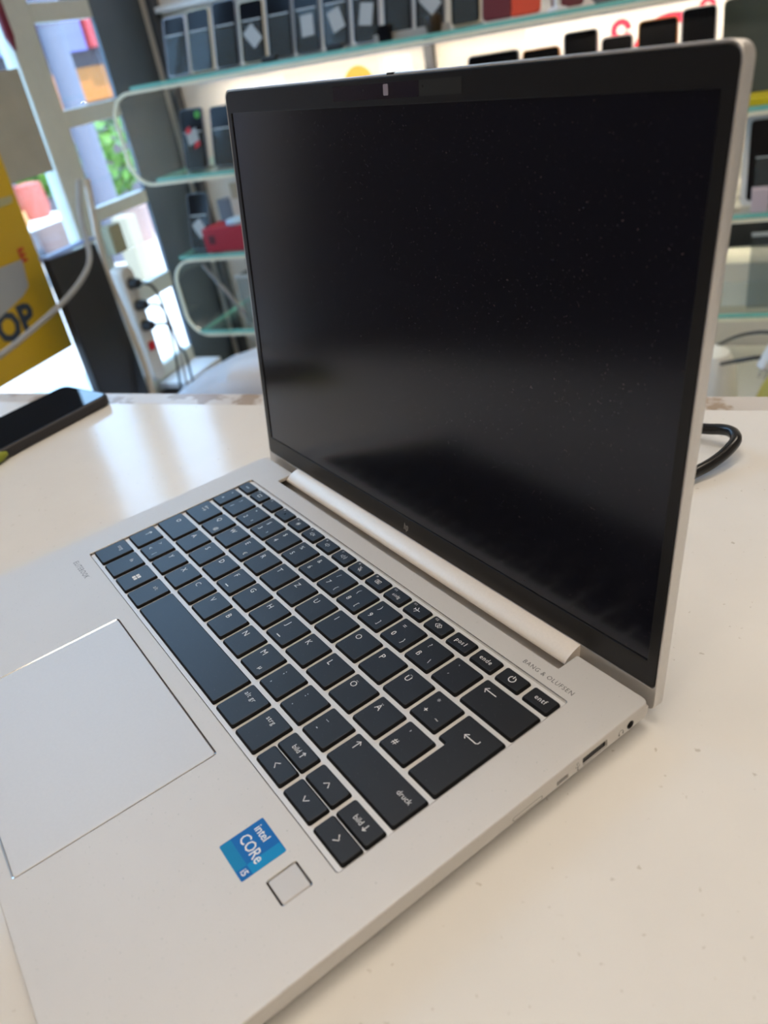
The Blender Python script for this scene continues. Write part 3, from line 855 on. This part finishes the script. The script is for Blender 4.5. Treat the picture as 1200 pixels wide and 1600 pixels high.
tag(MB().box(0, .16, 0, .09, 0, .016).build('yellow_box', mat('lemon_yellow_card', (.62, .50, .01), .5), None, W3(.232, 1.804, z2), bevel=.002), 'flat yellow box at the edge of the second glass shelf', 'box')

# third shelf
z3 = shelf_z[2] + .009
phone(-1.212, z3, frame=P_GREY, w=.074, h=.16, y=1.85, label='black phone in a clear stand beside the red box', group=None, price=.6)
rb = empty('red_box', 'dark red printed box on the third glass shelf', 'box', W3(-1.17, 1.825, z3))
MB().box(-.048, .10, 0, .10, 0, .066).build('carton', RED, rb, bevel=.002)
MB().box(-.030, -.008, -.0006, 0, .022, .046).build('print_patch', mat('print_dark', (.10, .01, .02), .5), rb)
tag(MB().lathe([(.03, 0), (.036, .003), (.036, .012), (.030, .015)], 24).build('blue_lid', BLUEW, None, W3(-1.115, 1.872, z3 + .066), smooth=True), 'pale blue round lid lying on the red box', 'lid')
cbx = empty('cream_box', 'tall cream carton standing behind the red box', 'box', W3(-1.13, 1.95, z3))
MB().box(-.045, .10, 0, .06, 0, .19).build('carton', CREAMP, cbx, bevel=.002)
MB().box(-.035, .01, -.0008, 0, .12, .165).build('print_patch', mat('tan_print', (.55, .45, .30), .6), cbx)
tag(MB().box(-.03, .04, 0, .05, 0, .12).build('grey_box', mat('blue_grey_card', (.20, .22, .26), .5), None, W3(-1.15, 1.888 + .052, z3) if False else W3(-1.2, 1.96, z3), bevel=.002), 'blue grey box standing beside the cream carton', 'box')
rc = MB(); rc.box(-1.19, -.85, 2.02, 2.026, T + shelf_z[1] - .035, T + shelf_z[1] - .012)
# third shelf, right end: white framed tablet in an acrylic holder
tb2 = phone(.425, z3, frame=WHITE, w=.185, h=.19, y=1.86, lean=10, stand=True, sh=.10, th=.012, bez=.011, label='white framed tablet in clear holder on the third glass shelf', group=None)
tag(MB().box(.0, .035, 0, .03, 0, .05).build('label_card', mat('pink_card', (.60, .50, .55), .6), None, W3(.262, 1.806, z3), bevel=.001), 'small pink and white card at the edge of the third shelf', 'card')

# lowest shelf
z4 = shelf_z[3] + .009
hd = empty('acrylic_riser', 'clear acrylic riser standing on the lowest glass shelf', 'display riser', W3(-1.12, 1.86, z4))
MB().box(-.045, .06, 0, .004, 0, .145).box(-.045, .06, .0, .09, .142, .146).build('sheet', ACRYL, hd)
MB().tube([(-.045, -.002, .146), (.06, -.002, .146)], .005, 10).build('rolled_edge', ACRYL_EDGE, hd, smooth=True)
MB().tube([(-.15, 0, .19), (-.05, .02, .01)], .006, 8).build('brace', mat('brace_grey', (.32, .32, .33), .4), hd)
tag(MB().box(0, .085, 0, .05, 0, .05).build('cream_carton', CREAMP, None, W3(-1.06, 1.83, z4), bevel=.002), 'small cream carton on the lowest glass shelf', 'box')
tag(MB().box(-.28, .55, 0, .012, 0, .2).build('backing_panel', mat('slate_panel', (.05, .055, .062), .5), None, W3(-.98, 2.09, z4)), 'slate grey panel behind the lowest glass shelf', 'panel')
hr = empty('acrylic_holder', 'clear acrylic holder at the right end of the lowest shelf', 'holder', W3(.36, 1.84, z4))
MB().box(-.09, .10, 0, .005, 0, .175).build('sheet', ACRYL, hr)
MB().tube([(-.09, .002, .175), (.10, .002, .175)], .005, 10).build('rolled_edge', ACRYL_EDGE, hr, smooth=True)
tag(MB().box(0, .36, 0, .02, 0, .19).build('dark_box', mat('charcoal_card', (.03, .033, .038), .5), None, W3(.10, 2.05, z4), bevel=.002), 'charcoal box standing behind the clear holder', 'box')
tag(MB().box(0, .20, 0, .14, 0, .045).build('white_carton', mat('ivory_card', (.74, .72, .60), .6), None, W3(.17, 1.86, z4 + .06), bevel=.002), 'ivory carton lying on the stacked boxes', 'box')
tag(MB().box(0, .22, 0, .15, 0, .06).build('white_carton', mat('pale_green_card', (.66, .68, .58), .6), None, W3(.16, 1.855, z4), bevel=.002), 'pale carton at the bottom of the stack on the lowest shelf', 'box')

# base cabinet under the shelves and the clutter on it
CZ = -.70
cab = empty('base_cabinet', 'low white cabinet under the glass shelves', 'cabinet', (0, 0, 0))
MB().box(-.80, SX1, 1.50, 2.14, 0, T + CZ - .02).build('body', mat('dark_grey_laminate', (.16, .16, .155), .5), cab)  # body in one even dark grey
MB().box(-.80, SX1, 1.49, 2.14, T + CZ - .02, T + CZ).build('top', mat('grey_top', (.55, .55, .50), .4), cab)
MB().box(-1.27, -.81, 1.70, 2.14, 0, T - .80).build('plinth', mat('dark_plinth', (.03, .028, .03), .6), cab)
gd = empty('white_gadget', 'white rounded appliance with dark slot among the cables', 'appliance', W3(.200, 1.60, CZ), (0, 0, .2))
gl_ = []
for z, sx_, sy_ in ((0, .052, .06), (.01, .058, .068), (.10, .06, .066), (.17, .054, .056), (.205, .038, .04), (.212, .018, .02)):
    gl_.append([(sx_ * math.cos(t), sy_ * math.sin(t), z) for t in [2 * math.pi * q / 28 for q in range(28)]])
MB().loft(gl_).build('housing', mat('grey_white_plastic', (.80, .80, .74), .35), gd, smooth=True)
MB().add([(-.012, -.0685, .05), (.03, -.0665, .066), (.036, -.066, .08), (.0, -.0685, .062)], [(0, 1, 2, 3)]).build('slot', DARK, gd)
bgm = MB()
bl = []
for z, w_, d_ in ((0, .066, .05), (.03, .07, .055), (.08, .06, .045), (.13, .04, .03), (.165, .022, .014), (.19, .026, .018)):
    bl.append([(w_ * math.cos(t) * (1 + .12 * math.sin(5 * t + z * 30)), d_ * math.sin(t) * (1 + .15 * math.cos(4 * t + z * 22)), z) for t in [2 * math.pi * q / 36 for q in range(36)]])
bgm.loft(bl)
tag(bgm.build('yellow_bag', YBAG, None, W3(.350, 1.58, CZ), smooth=True), 'crumpled yellow plastic bag beside the white appliance', 'bag')
def cable(name, pts, r, m, label, group=None):
    c_ = MB(); c_.tube([p + Vector((0, 0, T)) for p in smooth_path(pts, 7)], r, 8)
    return tag(c_.build(name, m, smooth=True), label, 'cable', group)
DKC = mat('dark_grey_cable', (.05, .05, .05), .4)
cable('loose_cable', [(.20, 1.78, -.56), (.25, 1.70, -.50), (.30, 1.66, -.475), (.36, 1.64, -.47), (.44, 1.66, -.44), (.55, 1.70, -.41)], .004, DKC, 'dark cable running over the white appliance to the boxes')
cable('loose_cable', [(.20, 1.60, -.53), (.25, 1.52, -.485), (.31, 1.50, -.47), (.35, 1.49, -.50), (.36, 1.485, -.56), (.39, 1.485, -.61), (.45, 1.485, -.63), (.52, 1.49, -.60)], .0045, DKC, 'dark cable looping down in front of the yellow bag')
cable('loose_cable', [(.19, 1.50, -.56), (.185, 1.495, -.62), (.21, 1.49, -.67), (.27, 1.50, -.69), (.33, 1.495, -.66), (.40, 1.49, -.62)], .0035, DKC, 'thin dark cable curving under the white appliance')
for (x, y, z, rz, lb) in ((.32, 1.50, -.47, .5, 'white plug adapter hanging beside the yellow bag'),):
    a_ = empty('plug_adapter', lb, 'plug', W3(x, y, z), (0, .5, rz), 'white plug adapters')
    MB().box(-.02, .02, -.014, .014, -.03, .03).build('housing', WHITE, a_, bevel=.006)
    for s_ in (-.007, .007): MB().tube([(s_, 0, -.03), (s_, 0, -.047)], .0024, 8).build('pin', CHROME, a_)
tag(MB().box(-.03, .03, -.022, .022, -.001, .13).build('white_charger', mat('bright_white_plastic', (.80, .82, .78), .4), None, W3(.475, 1.52, CZ + .002) if False else W3(.46, 1.58, CZ + .001), bevel=.008), 'white rectangular charger standing beside the yellow bag', 'charger')

# white bag and dark things at the window end
wb = []
for i, (x, w_, zz, hh) in enumerate(((-1.335, .015, -.640, .006), (-1.29, .05, -.630, .03), (-1.21, .10, -.612, .055), (-1.12, .13, -.590, .075), (-1.03, .14, -.57, .09), (-.95, .10, -.56, .08), (-.90, .03, -.56, .02))):
    wb.append([(x + .006 * math.sin(3 * t + i), 1.62 + w_ * math.cos(t) * (1 + .1 * math.sin(4 * t + i)), zz + hh * math.sin(t) * (1 + .14 * math.cos(3 * t + i * 1.3))) for t in [2 * math.pi * q / 28 for q in range(28)]])
bag = MB().loft([[(a, b, c + T) for a, b, c in l_] for l_ in wb])
tag(bag.build('white_bag', mat('white_bag_film', (.74, .75, .80), .5, bump=.3, bscale=30), smooth=True), 'crumpled white bag under the lowest glass shelf', 'bag')
crate = empty('dark_crate', 'dark open crate under the white bag', 'crate', W3(-1.12, 1.60, -.95))
MB().box(-.18, .24, -.09, .09, 0, .006).box(-.18, .24, -.09, -.084, .006, .25).box(-.18, .24, .084, .09, .006, .25).box(-.18, -.174, -.084, .084, .006, .25).box(.234, .24, -.084, .084, .006, .25).build('crate_body', mat('black_crate', (.015, .015, .017), .5), crate)
tag(MB().box(-.04, .05, -.04, .04, 0, .265).build('red_pouch', mat('crimson_fabric', (.40, .02, .06), .7), None, W3(-1.0, 1.58, -.942), bevel=.012), 'crimson pouch lying in the dark crate', 'pouch')

# posters on the wall behind the shelves
def poster(x0, x1, z0, z1, m, label, y=YB - .003, name='wall_poster'):
    e_ = empty(name, label, 'poster', W3((x0 + x1) / 2, y, z0))
    MB().box(-(x1 - x0) / 2, (x1 - x0) / 2, 0, .002, 0, z1 - z0).build('sheet', m, e_)
    return e_
pw = mat('poster_white', (.82, .80, .76), .6)
p_ = poster(-1.02, -.72, -.02, .165, mat('poster_peach', (.80, .64, .52), .6), 'peach poster with orange spot on the wall behind the top shelf')
k = MB(); k.add([(.085 + .045 * math.cos(t), -.001, .13 + .045 * math.sin(t)) for t in [2 * math.pi * q / 24 for q in range(24)]], [tuple(range(24))]); k.build('orange_spot', ORANGE, p_)
poster(-.70, -.62, 0, .165, mat('poster_blue', (.50, .60, .68), .6), 'pale blue sheet on the wall behind the top shelf')
p_ = poster(-.30, .18, -.02, .175, pw, 'white poster with red arc logos behind the second shelf')
for cx_, cz_, r_, a0, a1, w_ in ((.12, .08, .085, 20, 160, .022), (.0, .155, .018, 0, 340, .014), (.20, .175, .014, 0, 340, .01)):
    q_ = MB(); q_.ribbon(circle(r_, cx_, cz_, a0, a1, 18), w_)
    q_.v = [(a, -.001, b) for a, b, c in q_.v]
    q_.build('red_logo', mat('logo_red', (.70, .03, .08), .5), p_)
p_ = poster(-1.25, -1.0, .40, .62, mat('poster_coral', (.75, .17, .14), .6), 'coral red poster above the top glass shelf')

# ------------------------------------------------------------------ window end: sign, papers, strip, cables
sg = empty('yellow_sign', 'yellow shop sign with dark letters hung inside the window', 'sign', W3(XL + .006, 1.405, -.369))
MB().box(0, .004, -.62, 0, 0, .62).build('panel', YELLOW, sg)
def sign_text(s, size, yc, zc, m, name, bold=0.004):
    k_ = MB(); put_text(k_, s, size, 0, 0, 0, 'CENTER', 1.0, bold)
    # reads from inside the shop: +y runs to the reader's right
    k_.v = [(.0052, a + yc, b + zc) for a, b, c in k_.v]
    k_.build(name, m, sg)
sign_text('OP', .098, -.158, .118, mat('sign_dark_blue', (.03, .05, .08), .5), 'lettering')
sign_text('E', .045, -.053, .262, mat('sign_red', (.55, .05, .01), .5), 'lettering', .002)
MB().add([(.0055, -.40, .10), (.0055, -.10, .175), (.0055, -.072, .19), (.0055, -.06, .255), (.0055, -.40, .262)], [(0, 1, 2, 3, 4)]).build('paper_patch', mat('grey_paper', (.42, .44, .45), .7), sg)
MB().add([(.0055, -.50, .36), (.0055, -.02, .385), (.0055, -.012, .40), (.0055, -.50, .42)], [(0, 1, 2, 3)]).build('tape', mat('tape_gloss', (.50, .47, .25), .25), sg)
nt_ = empty('paper_notice', 'beige grey paper notice stuck on the window above the sign', 'notice', W3(XL + .004, 1.543, .055))
MB().box(0, .002, -.135, .026, 0, .24).build('sheet', mat('beige_grey_paper', (.44, .43, .36), .8, var=.15, vscale=14), nt_)  # beige grey paper with slight mottling
nt2 = tag(MB().box(0, .002, -.30, 0, 0, .33).build('white_notice', mat('white_notice_paper', (.52, .52, .56), .7), None, W3(XL + .004, 1.40, .062)), 'white paper notice on the window left of the beige one', 'notice')
bn = empty('added_blind', 'unseen slate roller blind added on the upper window beside the white stile', 'blind', W3(XL + .012, .89, .42))
MB().box(0, .002, -.48, .47, 0, .60).build('fabric', mat('slate_fabric', (.04, .042, .05), .8), bn)  # unseen blind added to darken reflections in the phone and deck
MB().tube([(.001, -.48, 0), (.001, .47, 0)], .008, 10).build('bottom_bar', P_GREY, bn, smooth=True)
MB().tube([(.001, -.48, .61), (.001, .47, .61)], .018, 12).build('roller', P_GREY, bn, smooth=True)
rbn = tag(MB().tube([W3(XL + .03, 1.545, .62), W3(XL + .03, 1.548, .45), W3(XL + .03, 1.552, .36), W3(XL + .03, 1.556, .33)], [.012, .013, .012, .003], 8).build('red_tassel', mat('maroon_cord', (.16, .015, .03), .6), smooth=True), 'dark red tassel hanging beside the window post', 'tassel')
bx = empty('display_board', 'tall black board leaning below the window beside the yellow sign', 'board', W3(-1.35, 1.325, -.95))
MB().add([(0, 0, 0), (.03, 0, 0), (.03, .19, 0), (0, .19, 0), (-.02, .012, .83), (.006, .012, .83), (.006, .194, .822), (-.02, .194, .822)], [(3, 2, 1, 0), (4, 5, 6, 7), (0, 1, 5, 4), (1, 2, 6, 5), (2, 3, 7, 6), (3, 0, 4, 7)]).build('board', mat('black_board', (.018, .019, .022), .35), bx, bevel=.004)
MB().box(-.022, .008, .010, .196, .832, .838).build('cap_strip', mat('blue_film', (.25, .33, .60), .4), bx)
# power strip on the post
ps = empty('power_strip', 'white upright power strip with black plugs and red switch', 'power strip', W3(-1.385, 1.605, -.56))
psl = rrect(-.03, .03, 0, .345, .028, 6)
MB().loft([[(x_, a, b) for a, b in psl] for x_ in (0, .03)] + [[(.038, a * .86, .345 / 2 + (b - .345 / 2) * .97) for a, b in psl]]).build('housing', mat('power_strip_white', (.66, .65, .61), .35), ps, smooth=True)
for zc in (.295, .232, .171):
    MB().lathe([(.0185, -.002), (.0185, .001), (.015, .0015)], 20).build('socket', mat('socket_grey', (.30, .30, .29), .5), ps, (.038, 0, zc), (0, math.pi / 2, 0), smooth=True)
    MB().lathe([(.0155, 0), (.0155, .018), (.012, .03), (.006, .034)], 18).build('plug', RUBBER, ps, (.039, 0, zc), (0, math.pi / 2, 0), smooth=True)
MB().box(.034, .045, -.012, .012, .095, .12).build('switch', mat('red_switch', (.55, .01, .02), .35), ps, bevel=.003)
for i, zc in enumerate((.295, .232, .171)):
    cable('plug_cable', [(-1.318, 1.606, -.56 + zc), (-1.30, 1.635 + .01 * i, -.56 + zc - .02), (-1.30, 1.655 + .008 * i, -.56 + zc - .09), (-1.305 + .012 * i, 1.645 + .01 * i, -.56 + .05), (-1.31 + .014 * i, 1.63 + .015 * i, -.62), (-1.31 + .014 * i, 1.64 + .014 * i, -.74)], .004, RUBBER if i != 1 else GREYC, ['black cable from the top plug of the power strip', 'grey cable from the middle plug of the power strip', 'black cable from the plug above the red switch'][i], 'cables of the power strip')
cable('window_cable', [(-1.375, 1.60, .02), (-1.37, 1.575, -.06), (-1.36, 1.548, -.13), (-1.355, 1.535, -.22), (-1.345, 1.537, -.345), (-1.31, 1.508, -.47), (-1.298, 1.485, -.60), (-1.298, 1.47, -.75)], .0095, BEIGEC, 'thick beige cable running down beside the power strip')
cable('slack_cable', [(-1.20, .80, -.23), (-1.20, .963, -.219), (-1.20, 1.071, -.203), (-1.20, 1.191, -.180), (-1.20, 1.276, -.151), (-1.22, 1.345, -.118), (-1.32, 1.47, -.05), (-1.39, 1.585, .02)], .0065, GREYC, 'grey cable hanging in front of the yellow sign and black panel')
sl_ = tag(MB().box(XL, XL + .11, 1.70, 1.915, T - .635, T - .615).build('sill_board', mat('white_sill', (.78, .80, .84), .4), bevel=.002), 'white sill board at the foot of the window', 'sill')
jb = tag(MB().box(-.012, .02, -.028, .028, -.04, .04).build('switch_box', mat('olive_beige_box', (.36, .36, .24), .5), None, W3(-1.40, 1.655, -.15), bevel=.006), 'small olive beige switch box on the window post', 'switch box')

# ------------------------------------------------------------------ street outside
struct(MB().box(-14, XL - .25, -6, 16, -.30, -.02).build('ground', mat('street_paving', (.62, .58, .55), .8, var=.08, vscale=2)), 'sunlit pale street paving outside the window')
struct(MB().box(-8.0, -4.9, -6, 16, -.02, -.012).build('road', mat('road_asphalt', (.075, .066, .073), .8, var=.1, vscale=3)), 'grey mauve road outside the window')
fc = empty('shop_building', 'row of shops across the street with coloured fronts', 'building', (-8.0, 8, -.02))
MB().box(-2, 0, -8, 8, 0, 3.0).build('wall', mat('mauve_render', (.13, .10, .10), .8, var=.1, vscale=1.5), fc)
def fpart(name, y0, y1, z0, z1, d, c):
    # heights given relative to the counter top
    MB().box(0, d, y0 - 8, y1 - 8, z0 + T + .02, z1 + T + .02).build(name, mat('front_%d_%d_%d' % tuple(int(q * 99) for q in c), c, .6), fc, bevel=.01)
fpart('signboard', 9.72, 10.6, .56, 1.05, .35, (0.42, 0.035, 0.03))
fpart('signboard', 9.2, 9.7, .54, 1.0, .3, (0.16, 0.15, 0.36))
fpart('signboard', 7.6, 8.8, .60, .95, .3, (0.18, 0.18, 0.38))
fpart('fascia', 7.4, 10.6, 1.15, 1.6, .4, (0.25, 0.23, 0.27))
fpart('shutter', 9.45, 10.6, -.05, .36, .15, (0.5, 0.16, 0.02))
fpart('shutter', 8.3, 9.15, -.1, .33, .15, (0.5, 0.16, 0.03))
fpart('shop_window', 7.0, 8.2, -.6, .4, .05, (0.05, 0.07, 0.13))
fpart('step', 7.0, 10.6, -.97, -.80, .5, (0.09, 0.07, 0.07))
st_ = empty('street_column', 'grey stone column standing on the pavement', 'column', (-4.05, 4.80, -.02))
MB().lathe([(.13, 0), (.13, .12), (.09, .16), (.078, 1.5), (.08, 1.62), (.11, 1.66), (.11, 1.72)], 20).build('shaft', mat('grey_stone', (.14, .135, .165), .8, var=.1, vscale=8), st_, smooth=True)
MB().box(-.07, .07, -.07, .07, 1.72, 2.0).build('lamp_box', mat('pale_lamp_box', (.6, .62, .62), .5), st_, bevel=.02)
for (x, y, z, r_, lb) in ((-4.3, 5.32, .55, .30, 'round green shrub beside the street column'), (-4.95, 5.15, .5, .16, 'small green shrub on the other side of the street column')):
    s_ = empty('street_shrub', lb, 'shrub', (x, y, -.02))
    MB().lathe([(.14, 0), (.18, .25), (.19, .27), (.16, .27)], 16).build('planter', mat('clay_planter', (.40, .26, .22), .8), s_, smooth=True)
    lf = MB()
    for q in range(260):
        v_ = Vector((random.gauss(0, 1), random.gauss(0, 1), random.gauss(0, 1))).normalized() * r_ * random.uniform(.55, 1.)
        a_ = Vector((random.uniform(-1, 1), random.uniform(-1, 1), random.uniform(-1, 1))).normalized() * .05
        b_ = v_.cross(a_).normalized() * .03
        c_ = v_ + Vector((0, 0, z + .1))
        lf.add([c_ - a_, c_ + b_, c_ + a_, c_ - b_], [(0, 1, 2, 3)])
    o_ = lf.build('foliage', mat('leaf_green', (.09, .20, .015), .4), s_)
    o_['kind'] = 'stuff'
stall = empty('street_stall', 'street stall with red and yellow goods beyond the window', 'stall', (-4.4, 4.25, -.02))
for x0, x1, y0, y1 in ((-.35, -.31, -.35, -.31), (.31, .35, -.35, -.31), (-.35, -.31, .11, .15), (.31, .35, .11, .15)):
    MB().box(x0, x1, y0, y1, 0, .42).build('leg', WHITE, stall)
MB().box(-.38, .38, -.38, .18, .42, .45).build('table_top', WHITE, stall)
for i, (x, y, w_, h_, c) in enumerate(((-.2, -.2, .12, .14, (.6, .35, .03)), (.1, -.22, .12, .10, (.75, .6, .3)), (.2, .0, .1, .22, (.45, .10, .07)), (-.1, .02, .1, .16, (.45, .12, .09)), (.3, -.28, .06, .09, (.7, .3, .1)))):
    tag(MB().lathe([(w_ * .8, 0), (w_, h_ * .3), (w_ * .9, h_), (w_ * .3, h_ * 1.05)], 10).build('goods_bucket', mat('goods_%d' % i, c, .5), None, (-4.4 + x, 4.25 + y, .43), smooth=True), ['orange', 'sand coloured', 'tall red', 'brick red', 'small amber'][i] + ' bucket of goods on the street stall', 'bucket', 'buckets on the street stall')
cp_ = tag(MB().box(-.06, .06, -.05, .05, 0, .45).build('cream_bollard', mat('cream_paint', (.34, .28, .19), .6), None, (-3.3, 4.02, -.02), bevel=.01), 'cream square bollard on the pavement outside the window', 'bollard')
